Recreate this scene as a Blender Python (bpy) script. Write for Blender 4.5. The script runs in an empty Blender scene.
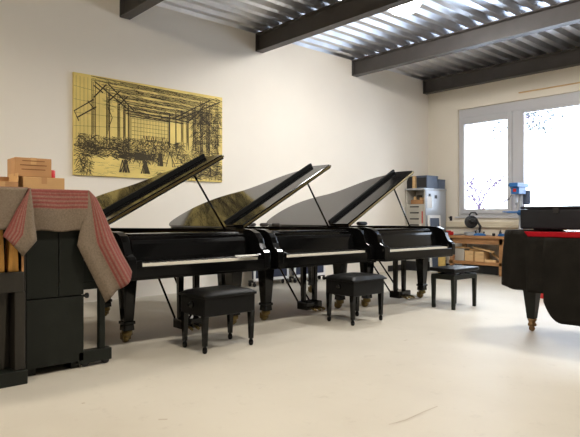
import bpy, bmesh, math, random
from mathutils import Vector, Matrix
R = math.radians
sc = bpy.context.scene
COL = sc.collection
random.seed(7)

# ------------------------------------------------------------------ materials
def new_mat(name):
    m = bpy.data.materials.new(name); m.use_nodes = True
    nt = m.node_tree; b = nt.nodes['Principled BSDF']
    return m, nt, b
def srgb(r, g, b):
    f = lambda c: (c/255/12.92) if c/255 <= .04045 else ((c/255+.055)/1.055)**2.4
    return (f(r), f(g), f(b), 1)
def mat(name, col, rough=.5, metal=0, coat=0, noise=0, nscale=20, bump=0, bscale=60, stretch=(1,1,1), spec=.5):
    m, nt, b = new_mat(name)
    b.inputs['Base Color'].default_value = col
    b.inputs['Roughness'].default_value = rough
    b.inputs['Metallic'].default_value = metal
    b.inputs['Coat Weight'].default_value = coat
    b.inputs['Coat Roughness'].default_value = .03
    b.inputs['Specular IOR Level'].default_value = spec
    tc = nt.nodes.new('ShaderNodeTexCoord'); mp = nt.nodes.new('ShaderNodeMapping')
    mp.inputs['Scale'].default_value = stretch
    nt.links.new(tc.outputs['Object'], mp.inputs['Vector'])
    if noise:
        n = nt.nodes.new('ShaderNodeTexNoise'); n.inputs['Scale'].default_value = nscale
        n.inputs['Detail'].default_value = 6
        r = nt.nodes.new('ShaderNodeValToRGB')
        a = [max(0, c*(1-noise)) for c in col[:3]]+[1]; c2 = [min(1, c*(1+noise)) for c in col[:3]]+[1]
        r.color_ramp.elements[0].color = a; r.color_ramp.elements[1].color = c2
        r.color_ramp.elements[0].position = .3; r.color_ramp.elements[1].position = .7
        nt.links.new(mp.outputs[0], n.inputs['Vector']); nt.links.new(n.outputs['Fac'], r.inputs[0])
        nt.links.new(r.outputs[0], b.inputs['Base Color'])
    if bump:
        n2 = nt.nodes.new('ShaderNodeTexNoise'); n2.inputs['Scale'].default_value = bscale
        n2.inputs['Detail'].default_value = 4
        bp = nt.nodes.new('ShaderNodeBump'); bp.inputs['Strength'].default_value = bump
        bp.inputs['Distance'].default_value = .01
        nt.links.new(mp.outputs[0], n2.inputs['Vector']); nt.links.new(n2.outputs['Fac'], bp.inputs['Height'])
        nt.links.new(bp.outputs[0], b.inputs['Normal'])
    return m
M = {}
M['lacquer'] = mat('black_lacquer', (.004,.004,.0042,1), .09, spec=.28)
M['lid'] = mat('polished_black_lid', (.004,.004,.0042,1), .09, spec=.75)
M['steelw'] = mat('steel_wire', (.55,.52,.46,1), .3, metal=1)
M['lip'] = mat('matt_black_edge', (.006,.006,.006,1), .6, spec=.12)
M['satin'] = mat('satin_black', (.010,.012,.0095,1), .45, noise=.15, nscale=8, spec=.25)
M['ivory'] = mat('white_key', srgb(238,232,216), .25)
M['ebony'] = mat('black_key', (.008,.008,.008,1), .3)
M['brass'] = mat('brass', (.20,.145,.06,1), .32, metal=1)
M['plate'] = mat('gold_plate', (.45,.28,.08,1), .38, metal=.8)
M['sound'] = mat('soundboard_spruce', srgb(190,130,60), .4, noise=.25, nscale=4, stretch=(1,14,1))
M['redfelt'] = mat('red_felt', srgb(120,35,30), .95)
M['leather'] = mat('black_leather', (.006,.006,.006,1), .36, spec=.18, bump=.25, bscale=140)
M['wall'] = mat('painted_wall', srgb(240,233,221), .85, noise=.02, nscale=1.2, bump=.05, bscale=30)
M['walld'] = mat('low_bounce_wall', srgb(150,146,140), .85, noise=.02, nscale=1.2)  # grey of the unseen right and front walls, darkened to cut bounced fill light
M['wallb'] = mat('cream_wall', srgb(238,230,214), .85, noise=.02, nscale=1.5, bump=.05, bscale=30)
M['steel'] = mat('dark_painted_steel', srgb(78,74,72), .5, noise=.1, nscale=5)
M['frame'] = mat('window_frame_grey', srgb(205,205,208), .45)
M['trunk'] = mat('cream_trunking', srgb(225,214,188), .5)
M['card'] = mat('cardboard', srgb(180,138,94), .85, noise=.12, nscale=6)
M['cardl'] = mat('pale_cardboard', srgb(196,158,108), .85, noise=.1, nscale=6)
M['cardd'] = mat('box_print', srgb(128,88,52), .9)
M['red'] = mat('red_paint', srgb(190,30,30), .35)
M['redlac'] = mat('red_lacquer', srgb(160,20,32), .15)
M['cloth'] = mat('black_cloth', srgb(27,25,22), .95, noise=.25, nscale=7, bump=.3, bscale=40, spec=.15)
M['case'] = mat('black_case', srgb(26,28,34), .6, spec=.3, noise=.15, nscale=5, bump=.1)
M['wood'] = mat('bench_wood', srgb(160,116,74), .6, noise=.28, nscale=3, stretch=(1,8,8))
M['woodl'] = mat('pale_wood', srgb(214,178,128), .65, noise=.15, nscale=5, stretch=(1,6,6))
M['darkw'] = mat('dark_wood', srgb(32,28,21), .5, noise=.25, nscale=4, stretch=(8,8,1))
M['golden'] = mat('golden_wood', srgb(192,140,66), .5, noise=.3, nscale=3, stretch=(10,10,1))
M['greym'] = mat('grey_metal', srgb(176,180,186), .4, metal=.3)
M['drawer'] = mat('drawer_grey', srgb(186,182,172), .5)
M['dark'] = mat('dark_plastic', srgb(30,30,32), .5)
M['navy'] = mat('navy_panel', srgb(24,34,62), .55)
M['slate'] = mat('slate_box', srgb(86,98,118), .6)
M['sheet'] = mat('white_paper', srgb(236,236,234), .8)
M['blue'] = mat('blue_machine', srgb(40,110,180), .4)
M['white'] = mat('white_paint', srgb(232,232,230), .5)
M['felt'] = mat('grey_felt', srgb(74,70,66), .95)
M['bark'] = mat('bark', srgb(74,58,82), .9, noise=.2)
M['leaf'] = mat('leaf', srgb(58,64,66), .8, noise=.3)
M['snow'] = mat('snowy_ground', srgb(225,228,235), .9)
M['tan'] = mat('tan_tube', srgb(178,150,84), .6, noise=.1)

def floor_mat():
    m, nt, b = new_mat('painted_concrete')
    tc = nt.nodes.new('ShaderNodeTexCoord')
    n1 = nt.nodes.new('ShaderNodeTexNoise'); n1.inputs['Scale'].default_value = .9; n1.inputs['Detail'].default_value = 8
    n2 = nt.nodes.new('ShaderNodeTexNoise'); n2.inputs['Scale'].default_value = 7; n2.inputs['Detail'].default_value = 8
    n2.inputs['Roughness'].default_value = .7
    r1 = nt.nodes.new('ShaderNodeValToRGB')
    r1.color_ramp.elements[0].color = srgb(184,177,163); r1.color_ramp.elements[0].position = .3
    r1.color_ramp.elements[1].color = srgb(196,190,177); r1.color_ramp.elements[1].position = .65
    r2 = nt.nodes.new('ShaderNodeValToRGB')
    r2.color_ramp.elements[0].color = (.86,.85,.84,1); r2.color_ramp.elements[0].position = .27
    r2.color_ramp.elements[1].color = (1,1,1,1); r2.color_ramp.elements[1].position = .42
    mx = nt.nodes.new('ShaderNodeMix'); mx.data_type = 'RGBA'; mx.blend_type = 'MULTIPLY'; mx.inputs[0].default_value = 1
    for n in (n1, n2): nt.links.new(tc.outputs['Object'], n.inputs['Vector'])
    nt.links.new(n1.outputs['Fac'], r1.inputs[0]); nt.links.new(n2.outputs['Fac'], r2.inputs[0])
    nt.links.new(r1.outputs[0], mx.inputs['A']); nt.links.new(r2.outputs[0], mx.inputs['B'])
    nt.links.new(mx.outputs['Result'], b.inputs['Base Color'])
    b.inputs['Roughness'].default_value = .5
    bp = nt.nodes.new('ShaderNodeBump'); bp.inputs['Strength'].default_value = .12; bp.inputs['Distance'].default_value = .01
    nt.links.new(n2.outputs['Fac'], bp.inputs['Height']); nt.links.new(bp.outputs[0], b.inputs['Normal'])
    return m
M['floor'] = floor_mat()
M['scuff'] = mat('floor_scuff', srgb(176,166,150), .7)
M['deck'] = mat('galvanised_deck', (.74,.77,.82,1), .30, metal=1, noise=.12, nscale=3)

def blanket_mat():
    m, nt, b = new_mat('striped_wool')
    uv = nt.nodes.new('ShaderNodeUVMap'); uv.uv_map = 'UVMap'
    sp = nt.nodes.new('ShaderNodeSeparateXYZ'); nt.links.new(uv.outputs[0], sp.inputs[0])
    r = nt.nodes.new('ShaderNodeValToRGB'); cr = r.color_ramp; cr.interpolation = 'LINEAR'
    grey = srgb(127,113,98); red = srgb(136,76,71); pink = srgb(143,106,95)
    stops = [(0,grey),(.52,grey)]
    for p in (.54,.64,.74,.84):
        stops += [(p,pink),(p+.012,red),(p+.048,red),(p+.06,pink)]
    stops += [(.935,red),(.975,red),(1,pink)]
    el = cr.elements
    el[0].position, el[0].color = stops[0]; el[1].position, el[1].color = stops[-1]
    for p, c in stops[1:-1]:
        e = el.new(p); e.color = c
    nt.links.new(sp.outputs['X'], r.inputs[0])
    n = nt.nodes.new('ShaderNodeTexNoise'); n.inputs['Scale'].default_value = 90; n.inputs['Detail'].default_value = 5
    tc = nt.nodes.new('ShaderNodeTexCoord'); nt.links.new(tc.outputs['Object'], n.inputs['Vector'])
    r2 = nt.nodes.new('ShaderNodeValToRGB'); r2.color_ramp.elements[0].color = (.7,.7,.7,1); r2.color_ramp.elements[1].color = (1,1,1,1)
    r2.color_ramp.elements[0].position = .3; r2.color_ramp.elements[1].position = .7
    nt.links.new(n.outputs['Fac'], r2.inputs[0])
    mx = nt.nodes.new('ShaderNodeMix'); mx.data_type = 'RGBA'; mx.blend_type = 'MULTIPLY'; mx.inputs[0].default_value = 1
    nt.links.new(r.outputs[0], mx.inputs['A']); nt.links.new(r2.outputs[0], mx.inputs['B'])
    nt.links.new(mx.outputs['Result'], b.inputs['Base Color'])
    b.inputs['Roughness'].default_value = .95
    b.inputs['Specular IOR Level'].default_value = .1
    bp = nt.nodes.new('ShaderNodeBump'); bp.inputs['Strength'].default_value = .5; bp.inputs['Distance'].default_value = .004
    nt.links.new(n.outputs['Fac'], bp.inputs['Height']); nt.links.new(bp.outputs[0], b.inputs['Normal'])
    return m
M['blanket'] = blanket_mat()

def emit_mat(name, col, s):
    m, nt, b = new_mat(name)
    b.inputs['Base Color'].default_value = (.9,.9,.9,1)
    b.inputs['Emission Color'].default_value = col; b.inputs['Emission Strength'].default_value = s
    return m
def glass_mat():
    m = bpy.data.materials.new('window_glass'); m.use_nodes = True; nt = m.node_tree
    nt.nodes.remove(nt.nodes['Principled BSDF'])
    out = nt.nodes['Material Output']
    t = nt.nodes.new('ShaderNodeBsdfTransparent'); g = nt.nodes.new('ShaderNodeBsdfGlossy'); g.inputs['Roughness'].default_value = .02
    f = nt.nodes.new('ShaderNodeFresnel'); f.inputs['IOR'].default_value = 1.45
    mx = nt.nodes.new('ShaderNodeMixShader')
    nt.links.new(f.outputs[0], mx.inputs[0]); nt.links.new(t.outputs[0], mx.inputs[1]); nt.links.new(g.outputs[0], mx.inputs[2])
    nt.links.new(mx.outputs[0], out.inputs[0]); return m
M['glass'] = glass_mat()

# ------------------------------------------------------------------ mesh helper
class MB:
    def __init__(s): s.bm = bmesh.new(); s.mi = 0
    def _face(s, vs):
        try:
            f = s.bm.faces.new(vs); f.material_index = s.mi; return f
        except ValueError: return None
    def box(s, x0, x1, y0, y1, z0, z1, mtx=None):
        vs = [Vector((x, y, z)) for z in (z0, z1) for y in (y0, y1) for x in (x0, x1)]
        if mtx is not None: vs = [mtx @ v for v in vs]
        v = [s.bm.verts.new(p) for p in vs]
        for q in ((0,2,3,1),(4,5,7,6),(0,1,5,4),(2,6,7,3),(0,4,6,2),(1,3,7,5)): s._face([v[i] for i in q])
        return s
    def frustum(s, c0, h0, c1, h1):
        # square section from centre c0 (half sizes h0) to c1 (half sizes h1), along z
        v = []
        for c, h in ((c0, h0), (c1, h1)):
            for dx, dy in ((-1,-1),(1,-1),(1,1),(-1,1)):
                v.append(s.bm.verts.new((c[0]+dx*h[0], c[1]+dy*h[1], c[2])))
        s._face(v[3::-1]); s._face(v[4:])
        for i in range(4):
            j = (i+1) % 4; s._face([v[i], v[j], v[4+j], v[4+i]])
        return s
    def prism(s, pts, axis, a, b):
        # polygon pts (2D) extruded along axis between a and b
        def P(p, t):
            return {'x': (t, p[0], p[1]), 'y': (p[0], t, p[1]), 'z': (p[0], p[1], t)}[axis]
        A = [s.bm.verts.new(P(p, a)) for p in pts]; B = [s.bm.verts.new(P(p, b)) for p in pts]
        s._face(A[::-1]); s._face(B); n = len(pts)
        for i in range(n):
            j = (i+1) % n; s._face([A[i], A[j], B[j], B[i]])
        return s
    def tube(s, path, r, n=10, cap=True):
        path = [Vector(p) for p in path]; rs = r if isinstance(r, (list, tuple)) else [r]*len(path)
        rings = []
        for i, p in enumerate(path):
            t = (path[min(i+1, len(path)-1)] - path[max(i-1, 0)]).normalized()
            up = Vector((0,0,1)) if abs(t.z) < .9 else Vector((1,0,0))
            a = t.cross(up).normalized(); b = t.cross(a)
            rings.append([s.bm.verts.new(p + rs[i]*(math.cos(2*math.pi*k/n)*a + math.sin(2*math.pi*k/n)*b)) for k in range(n)])
        for i in range(len(rings)-1):
            for k in range(n):
                f = s._face([rings[i][k], rings[i][(k+1) % n], rings[i+1][(k+1) % n], rings[i+1][k]])
                if f: f.smooth = True
        if cap: s._face(rings[0][::-1]); s._face(rings[-1])
        return s
    def lathe(s, prof, c=(0,0,0), n=20, axis='z'):
        rings = []
        for r, z in prof:
            ring = []
            for k in range(n):
                a = 2*math.pi*k/n; p = (r*math.cos(a), r*math.sin(a), z)
                if axis == 'y': p = (p[0], p[2], p[1])
                if axis == 'x': p = (p[2], p[0], p[1])
                ring.append(s.bm.verts.new((c[0]+p[0], c[1]+p[1], c[2]+p[2])))
            rings.append(ring)
        for i in range(len(rings)-1):
            for k in range(n):
                f = s._face([rings[i][k], rings[i][(k+1) % n], rings[i+1][(k+1) % n], rings[i+1][k]])
                if f: f.smooth = True
        s._face(rings[0][::-1]); s._face(rings[-1])
        return s
    def quad(s, a, b, c, d): return s._face([s.bm.verts.new(p) for p in (a, b, c, d)])
    def build(s, name, mats, parent=None, rel=None, bevel=0, seg=2, smooth=False, solid=0):
        bm = s.bm
        bmesh.ops.recalc_face_normals(bm, faces=bm.faces[:])
        if rel is not None: bmesh.ops.translate(bm, verts=bm.verts[:], vec=-Vector(rel))
        if smooth:
            for f in bm.faces: f.smooth = True
        me = bpy.data.meshes.new(name); bm.to_mesh(me); bm.free()
        o = bpy.data.objects.new(name, me); COL.objects.link(o)
        for m in (mats if isinstance(mats, (list, tuple)) else [mats]): me.materials.append(m)
        if parent is not None: o.parent = parent
        if solid:
            md = o.modifiers.new('solid', 'SOLIDIFY'); md.thickness = solid; md.offset = 0
        if bevel:
            md = o.modifiers.new('bevel', 'BEVEL'); md.width = bevel; md.segments = seg; md.limit_method = 'ANGLE'; md.angle_limit = R(40)
        return o
def tag(o, label=None, cat=None, group=None, kind=None):
    if label: o['label'] = label
    if cat: o['category'] = cat
    if group: o['group'] = group
    if kind: o['kind'] = kind
    return o
def empty(name, loc, rz=0):
    o = bpy.data.objects.new(name, None); COL.objects.link(o)
    o.location = loc; o.rotation_euler = (0, 0, rz); o.empty_display_size = .1
    return o
def dup(o, loc, rz=None, label=None):
    kids = {}
    for c in bpy.data.objects: kids.setdefault(c.parent, []).append(c)
    def cp(x, par):
        c = x.copy(); COL.objects.link(c)
        if par is not None: c.parent = par
        for k in kids.get(x, []): cp(k, c)
        return c
    r = cp(o, None); r.location = loc
    if rz is not None: r.rotation_euler = (0, 0, rz)
    if label: r['label'] = label
    return r
def one(mb, name, m, loc, label, cat, group=None, **k):
    o = mb.build(name, m, **k); o.location = loc
    return tag(o, label, cat, group)

# ------------------------------------------------------------------ the room
X0, X1, Y0, Y1, ZD = -7.30, 3.6, -5.0, 10.75, 4.17
tag(MB().box(X0-.2, X1+.2, Y0-.2, Y1+.25, -.12, 0).build('floor', M['floor']), kind='structure')
tag(MB().box(X0-.2, X0, Y0-.2, Y1+.25, 0, 4.5).build('wall_left', M['wall']), kind='structure')
tag(MB().box(X1, X1+.2, Y0-.2, Y1+.25, 0, 4.5).build('wall_right', M['walld']), kind='structure')
tag(MB().box(X0, X1, Y0-.2, Y0, 0, 4.5).build('wall_front', M['walld']), kind='structure')
WX0, WX1, WZ0, WZ1 = -6.56, -1.75, 1.14, 3.43
b = MB()
b.box(X0, WX0, Y1, Y1+.25, 0, 4.5); b.box(WX1, X1, Y1, Y1+.25, 0, 4.5)
b.box(WX0, WX1, Y1, Y1+.25, 0, WZ0); b.box(WX0, WX1, Y1, Y1+.25, WZ1, 4.5)
tag(b.build('wall_back', M['wallb']), kind='structure')
# corrugated steel deck, ribs along Y
b = MB(); per, dep = .26, .075
prof = []
x = X0-.1
while x < X1+.1:
    prof += [(x, ZD), (x+.10, ZD), (x+.14, ZD+dep), (x+.22, ZD+dep)]; x += per
A = [b.bm.verts.new((p[0], Y0-.1, p[1])) for p in prof]; B = [b.bm.verts.new((p[0], Y1+.1, p[1])) for p in prof]
for i in range(len(prof)-1): b._face([A[i], A[i+1], B[i+1], B[i]])
tag(b.build('ceiling', M['deck'], solid=.003), kind='structure')
# steel beams (I sections) spanning along X
for i, y in enumerate((-1.25, 1.12, 3.50, 5.88, 8.26, 10.62)):
    zb, zt, hw = 3.87, ZD-.003, .075
    b = MB()
    pr = [(y-hw,zb),(y+hw,zb),(y+hw,zb+.018),(y+.012,zb+.03),(y+.012,zt-.03),(y+hw,zt-.018),(y+hw,zt),(y-hw,zt),(y-hw,zt-.018),(y-.012,zt-.03),(y-.012,zb+.03),(y-hw,zb+.018)]
    b.prism(pr, 'x', X0, X1)
    b.box(X0, X0+.015, y-hw, y+hw, zb, zt)
    tag(b.build('trim_%d' % (i+1), M['steel']), kind='structure')
# window
w = empty('window_1', (WX0, Y1+.06, WZ0)); tag(w, kind='structure')
yf0, yf1 = Y1+.06, Y1+.15
def fr(name, xs, zs, y0, y1, m=M['frame']):
    (ax, bx, cx, dx), (az, bz, cz, dz) = xs, zs
    b = MB(); b.box(ax, bx, y0, y1, az, dz); b.box(cx, dx, y0, y1, az, dz)
    b.box(bx, cx, y0, y1, az, bz); b.box(bx, cx, y0, y1, cz, dz)
    return b.build(name, m, w, rel=w.location, bevel=.006)
b = MB(); b.box(WX0, -6.50, yf0, yf1, WZ0, WZ1); b.box(WX1-.06, WX1, yf0, yf1, WZ0, WZ1)
b.box(-6.50, WX1-.06, yf0, yf1, WZ0, 1.20); b.box(-6.50, WX1-.06, yf0, yf1, 3.24, WZ1); b.box(-5.37, -5.17, yf0, yf1, 1.20, 3.24)
b.build('window_frame', M['frame'], w, rel=w.location, bevel=.006)
fr('sash', (-6.50,-6.43,-5.46,-5.37), (1.20,1.30,3.10,3.24), yf0-.03, yf1-.02)
fr('sash', (-5.17,-5.14,WX1-.12,WX1-.06), (1.20,1.26,3.18,3.24), yf0, yf1-.02)
MB().box(-6.43,-5.46,yf0+.02,yf0+.026,1.30,3.10).build('pane', M['glass'], w, rel=w.location)
MB().box(-5.14,WX1-.12,yf0+.02,yf0+.026,1.26,3.18).build('pane', M['glass'], w, rel=w.location)
MB().box(WX0-.04,WX1+.04,Y1-.05,Y1+.06,WZ0-.035,WZ0).build('window_sill', M['frame'], w, rel=w.location, bevel=.006)
tag(MB().box(-7.0, X1, Y1-.06, Y1, .915, 1.03).box(-7.0, X1, Y1-.064, Y1-.058, .965, .972).build('trim_7', M['trunk'], bevel=.004), kind='structure')
tag(MB().box(-5.2, WX1, Y1-.03, Y1, 3.56, 3.58).build('trim_8', M['woodl']), kind='structure')
tag(MB().box(X0, X0+.02, 9.3, Y1, 0, .12).build('baseboard_left', M['dark']), kind='structure')
tag(MB().box(X0, X1, Y1-.02, Y1, 0, .12).build('baseboard_back', M['dark']), kind='structure')
# scuff marks on the painted floor
b = MB()
def scuff(pts, wd):
    for (xa, ya), (xb, yb) in zip(pts, pts[1:]):
        d = Vector((xb-xa, yb-ya, 0)).normalized(); n = Vector((-d.y, d.x, 0))*wd
        b.quad((xa-n.x, ya-n.y, .0015), (xb-n.x, yb-n.y, .0015), (xb+n.x, yb+n.y, .0015), (xa+n.x, ya+n.y, .0015))
scuff([(-1.90,2.43),(-1.88,2.55),(-1.89,2.72),(-1.89,2.88)], .005)
scuff([(-3.35,1.33),(-3.35,1.35)], .011); scuff([(-2.80,1.54),(-2.77,1.58)], .010)
scuff([(-3.10,4.18),(-3.10,4.24)], .006)
s = b.build('floor_scuffs', M['scuff']); tag(s, 'faint grey scuff marks on the pale painted floor', 'floor mark', kind='stuff')

# ------------------------------------------------------------------ outside
tag(MB().box(-40, 20, Y1+.3, 60, -.6, -.5).build('ground', M['snow']), kind='structure')
def tree(loc, h, label, seed, spread, leafy=False, droop=0, tf=.36, lo=.55):
    rnd = random.Random(seed); t = empty('bare_tree', loc); tag(t, label, 'tree', 'trees beyond the window')
    b = MB(); lf = MB()
    def grow(p, d, L, r, k):
        q = p + d*L; b.tube([p, (p+q)/2 + Vector((rnd.uniform(-.05,.05),)*3)*L, q], [r, r*.85, r*.7], 5, False)
        if leafy and k <= 2:
            for _ in range(5):
                c = q + Vector((rnd.uniform(-.3,.3), rnd.uniform(-.3,.3), rnd.uniform(-.25,.2))); s_ = rnd.uniform(.05,.09)
                u = Vector((rnd.uniform(-1,1), rnd.uniform(-1,1), rnd.uniform(-1,1))).normalized(); v = u.orthogonal().normalized()
                lf.quad(c-u*s_, c+v*s_*.6, c+u*s_, c-v*s_*.6)
        if k == 0: return
        for _ in range(3):
            nd = (d + Vector((rnd.uniform(-1,1)*spread, rnd.uniform(-1,1)*spread, rnd.uniform(-.35,.5)-droop))).normalized()
            grow(p + d*L*rnd.uniform(lo,1), nd, L*rnd.uniform(.6,.8)*(.36/tf if k >= 4 else 1), max(r*.68, .011), k-1)
    grow(Vector((0,0,0)), Vector((0,0,1)), h*tf, h*.013, 5 if not leafy else 4)
    b.build('branches', M['bark'], t)
    if leafy: lf.build('foliage', M['leaf'], t)
tree((-9.5, 17.0, -.5), 3.9, 'bare purplish tree outside, low in the left window pane', 3, 1.0)
t = empty('leafy_tree', (-9.6, 19.5, -.5)); tag(t, 'taller tree with dark leaves outside, at the top of the large pane', 'tree', 'trees beyond the window')
b = MB(); b.tube([(0,0,0),(.05,0,2.5),(-.03,0,4.8),(.1,0,7.5)], [.13,.11,.09,.04], 8, False)
lf = MB(); rnd = random.Random(4)
for k in range(30):
    a = rnd.uniform(0, 2*math.pi); rr = rnd.uniform(.7, 1.9); z0 = rnd.uniform(5.0, 7.2)
    tip = Vector((.5+rr*math.cos(a), rr*math.sin(a), z0-rnd.uniform(-.3,.25)))
    b.tube([(0,0,z0-.2), tip*.5+Vector((0,0,z0*.5+.1)), tip], [.03,.02,.01], 5, False)
    for _ in range(34):
        c = tip + Vector((rnd.gauss(0,.36), rnd.gauss(0,.36), rnd.gauss(-.08,.2))); s_ = rnd.uniform(.04,.085)
        u = Vector((rnd.uniform(-1,1), rnd.uniform(-1,1), rnd.uniform(-1,1))).normalized(); v = u.orthogonal().normalized()
        lf.quad(c-u*s_, c+v*s_*.6, c+u*s_, c-v*s_*.6)
b.build('branches', M['bark'], t); lf.build('foliage', M['leaf'], t)

# ------------------------------------------------------------------ ceiling lamps
def lamp(loc, label, col, s, first=[None]):
    t = empty('ceiling_lamp', loc); tag(t, label, 'lamp', 'ceiling lamps')
    MB().lathe([(.05,.06),(.24,.05),(.25,0),(.25,-.03),(.235,-.03),(.235,-.005),(.03,-.005)], n=28).build('housing', M['white'], t)
    MB().lathe([(.02,-.16),(.10,-.15),(.165,-.12),(.21,-.07),(.228,-.012),(.03,-.008)], n=28).build('diffuser', emit_mat('lamp_glow', col, s), t)
WARM, NEUT = (1,.90,.75,1), (1,.97,.93,1)
LS = 92
lamp((-4.75, 6.40, 4.11), 'bright round ceiling lamp on the steel deck, cut by the top edge of the photo', NEUT, LS*.9)
for x, y in ((-4.75, -1.9), (-1.9, 6.4), (-1.9, 2.3), (-1.9, -2.2)):
    lamp((x, y, 4.11), 'round ceiling lamp on the steel deck above the frame', WARM if y < 5 else NEUT, LS*1.15)

# ------------------------------------------------------------------ artwork on the left wall
AW, AH = 2.335, 1.33
def artwork():
    t = empty('wall_picture', (X0, 2.777, 1.672))
    tag(t, 'large yellow and black print of an old workshop hall on the white wall', 'picture')
    MB().box(.002, .035, 0, AW, 0, AH).build('canvas', mat('print_yellow', srgb(232,207,122), .75, noise=.12, nscale=3), t, bevel=.003)
    rnd = random.Random(21); b = MB()
    lay = [0]
    def P(s, q): return (.0365+lay[0], s*AW, (1-q)*AH)
    def line(s0, q0, s1, q1, wd):
        lay[0] = rnd.random()*.0012
        dx, dy = (s1-s0)*AW, (q1-q0)*AH; L = math.hypot(dx, dy) or 1e-6
        nx, ny = -dy/L*wd/2/AW, dx/L*wd/2/AH
        s_ = [(s0+nx,q0+ny),(s1+nx,q1+ny),(s1-nx,q1-ny),(s0-nx,q0-ny)]
        s_ = [(min(.998,max(.002,a)), min(.997,max(.003,c))) for a, c in s_]
        b.quad(*[P(*a) for a in s_])
    def stroke(s0, q0, s1, q1, wd):
        # a broad member is drawn as an engraver would: two contour lines and shading lines along it
        if wd < .024: return line(s0, q0, s1, q1, wd*.8)
        dx, dy = (s1-s0)*AW, (q1-q0)*AH; L = math.hypot(dx, dy); nx, ny = -dy/L/AW, dx/L/AH
        n = max(4, int(wd/.0075))
        for k in range(n):
            o_ = (k/(n-1)-.5)*wd; w_ = (.008 if k in (0, n-1) else rnd.uniform(.003,.0065))
            a, c = (0, 1) if k in (0, n-1) else (rnd.uniform(0,.2), rnd.uniform(.7,1))
            line(s0+(s1-s0)*a+nx*o_, q0+(q1-q0)*a+ny*o_, s0+(s1-s0)*c+nx*o_, q0+(q1-q0)*c+ny*o_, w_)
    def zone(s0, s1, q0, q1, n, lmin, lmax, wmin, wmax, ang=None):
        for _ in range(int(n*1.25)):
            s = rnd.uniform(s0, s1); q = rnd.uniform(q0, q1); L = rnd.uniform(lmin, lmax)
            a = rnd.choice(ang) + rnd.uniform(-.15,.15) if ang else rnd.uniform(0, math.pi)
            stroke(s, q, s+math.cos(a)*L/AW, q+math.sin(a)*L/AH, rnd.uniform(wmin, wmax)*.52)
    # window walls left: thin glazing bars
    for k in range(7): stroke(.015+.022*k, .03, .015+.022*k, .66, .004)
    for k in range(5): stroke(0, .13+.13*k, .30, .19+.10*k, .004)
    # posts
    for s_, q0, w_ in ((.115,.06,.05),(.20,.10,.045),(.265,.16,.03),(.30,.2,.024),(.325,.25,.02)): stroke(s_, q0, s_, .72, w_)
    for s_, q0, w_ in ((.60,.27,.022),(.645,.25,.022),(.69,.22,.03),(.73,.2,.03),(.78,.15,.04)): stroke(s_, q0, s_, .66, w_)
    # roof trusses and beams
    for k, (q, s0, s1, w_) in enumerate(((.03,.10,.98,.05),(.10,.16,.97,.05),(.165,.2,.93,.035),(.22,.25,.85,.03),(.265,.28,.80,.026),(.305,.30,.74,.022),(.335,.31,.70,.018))):
        stroke(s0, q, s1, q+.035, w_)
        for _ in range(26):
            a = rnd.uniform(s0, s1); stroke(a, q+rnd.uniform(-.01,.03), a+rnd.uniform(.03,.1), q+rnd.uniform(0,.04), .006)
    for s0, q0, s1, q1 in ((.115,.22,.19,.07),(.115,.10,.17,.16),(.2,.24,.27,.12),(.265,.26,.32,.16),(.12,.06,.33,.3),(.2,.06,.36,.3),(.98,.06,.66,.33),(.9,.06,.62,.33),(.74,.33,.82,.2),(.78,.28,.86,.12)): stroke(s0, q0, s1, q1, .022)
    # far glazed end wall
    for k in range(13): stroke(.345+.02*k, .37, .345+.02*k, .60, .005)
    for k in range(6): stroke(.345, .38+.042*k, .59, .385+.042*k, .005)
    for s0, q0, s1, q1 in ((.335,.35,.335,.64),(.595,.36,.595,.64),(.335,.36,.6,.37)): stroke(s0, q0, s1, q1, .016)
    # hanging gantry at the left
    for s0, q0, s1, q1, w_ in ((.0,.38,.115,.24,.022),(.02,.44,.13,.31,.022),(.0,.37,.03,.47,.02),(.08,.26,.12,.34,.016),(.20,.3,.225,.4,.012),(.225,.4,.205,.5,.012)): stroke(s0, q0, s1, q1, w_)
    # crowd of machines in the middle band
    zone(.02, .70, .585, .72, 520, .03, .13, .006, .02)
    zone(.0, .30, .66, .80, 220, .04, .14, .008, .02, ang=(0,.3,2.8))
    zone(.02, .10, .78, .96, 60, .05, .15, .008, .02)
    zone(.30, .55, .70, .82, 150, .03, .12, .008, .022)
    zone(.40, .60, .54, .60, 70, .02, .06, .008, .02, ang=(1.5,))
    # big bench with legs in the foreground
    zone(.26, .46, .74, .80, 120, .05, .16, .01, .022, ang=(0,.1))
    for s0 in (.30,.43): 
        for _ in range(16): stroke(s0+rnd.uniform(-.015,.015), .82, s0+rnd.uniform(-.035,.035), .95, .018)
    for _ in range(14): stroke(.535+rnd.uniform(-.012,.012), .72, .535+rnd.uniform(-.02,.02), .86, .018)
    for s0, s1 in ((.60,.575),(.60,.64),(.615,.62)): stroke(s0, .70, s1, .86, .014)
    zone(.52, .62, .92, .985, 60, .03, .09, .01, .02, ang=(0,.4,2.7))
    zone(.65, .74, .70, .92, 110, .03, .12, .008, .02)
    # machinery and great posts at the right
    zone(.76, .97, .18, .92, 620, .03, .16, .006, .018, ang=(0,.5,1.57,1.57,2.4))
    for s0, w_ in ((.835,.04),(.885,.06),(.955,.035)): stroke(s0, .08, s0, .88, w_)
    for s0, q0, s1, q1 in ((.76,.36,.97,.30),(.77,.56,.97,.55),(.77,.76,.99,.78),(.80,.2,.95,.42),(.93,.1,.80,.4),(.96,.2,.995,.34)): stroke(s0, q0, s1, q1, .03)
    zone(.72, 1.0, .80, .97, 150, .05, .15, .008, .018, ang=(0,.2,2.9))
    zone(0, 1, .86, .99, 70, .04, .16, .003, .006, ang=(0,.1,3.0))
    zone(.16, .98, .02, .33, 560, .04, .14, .003, .007, ang=(.05,.1,.3))
    b.build('printed_lines', mat('print_ink', srgb(70,60,36), .8), t)
artwork()

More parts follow.
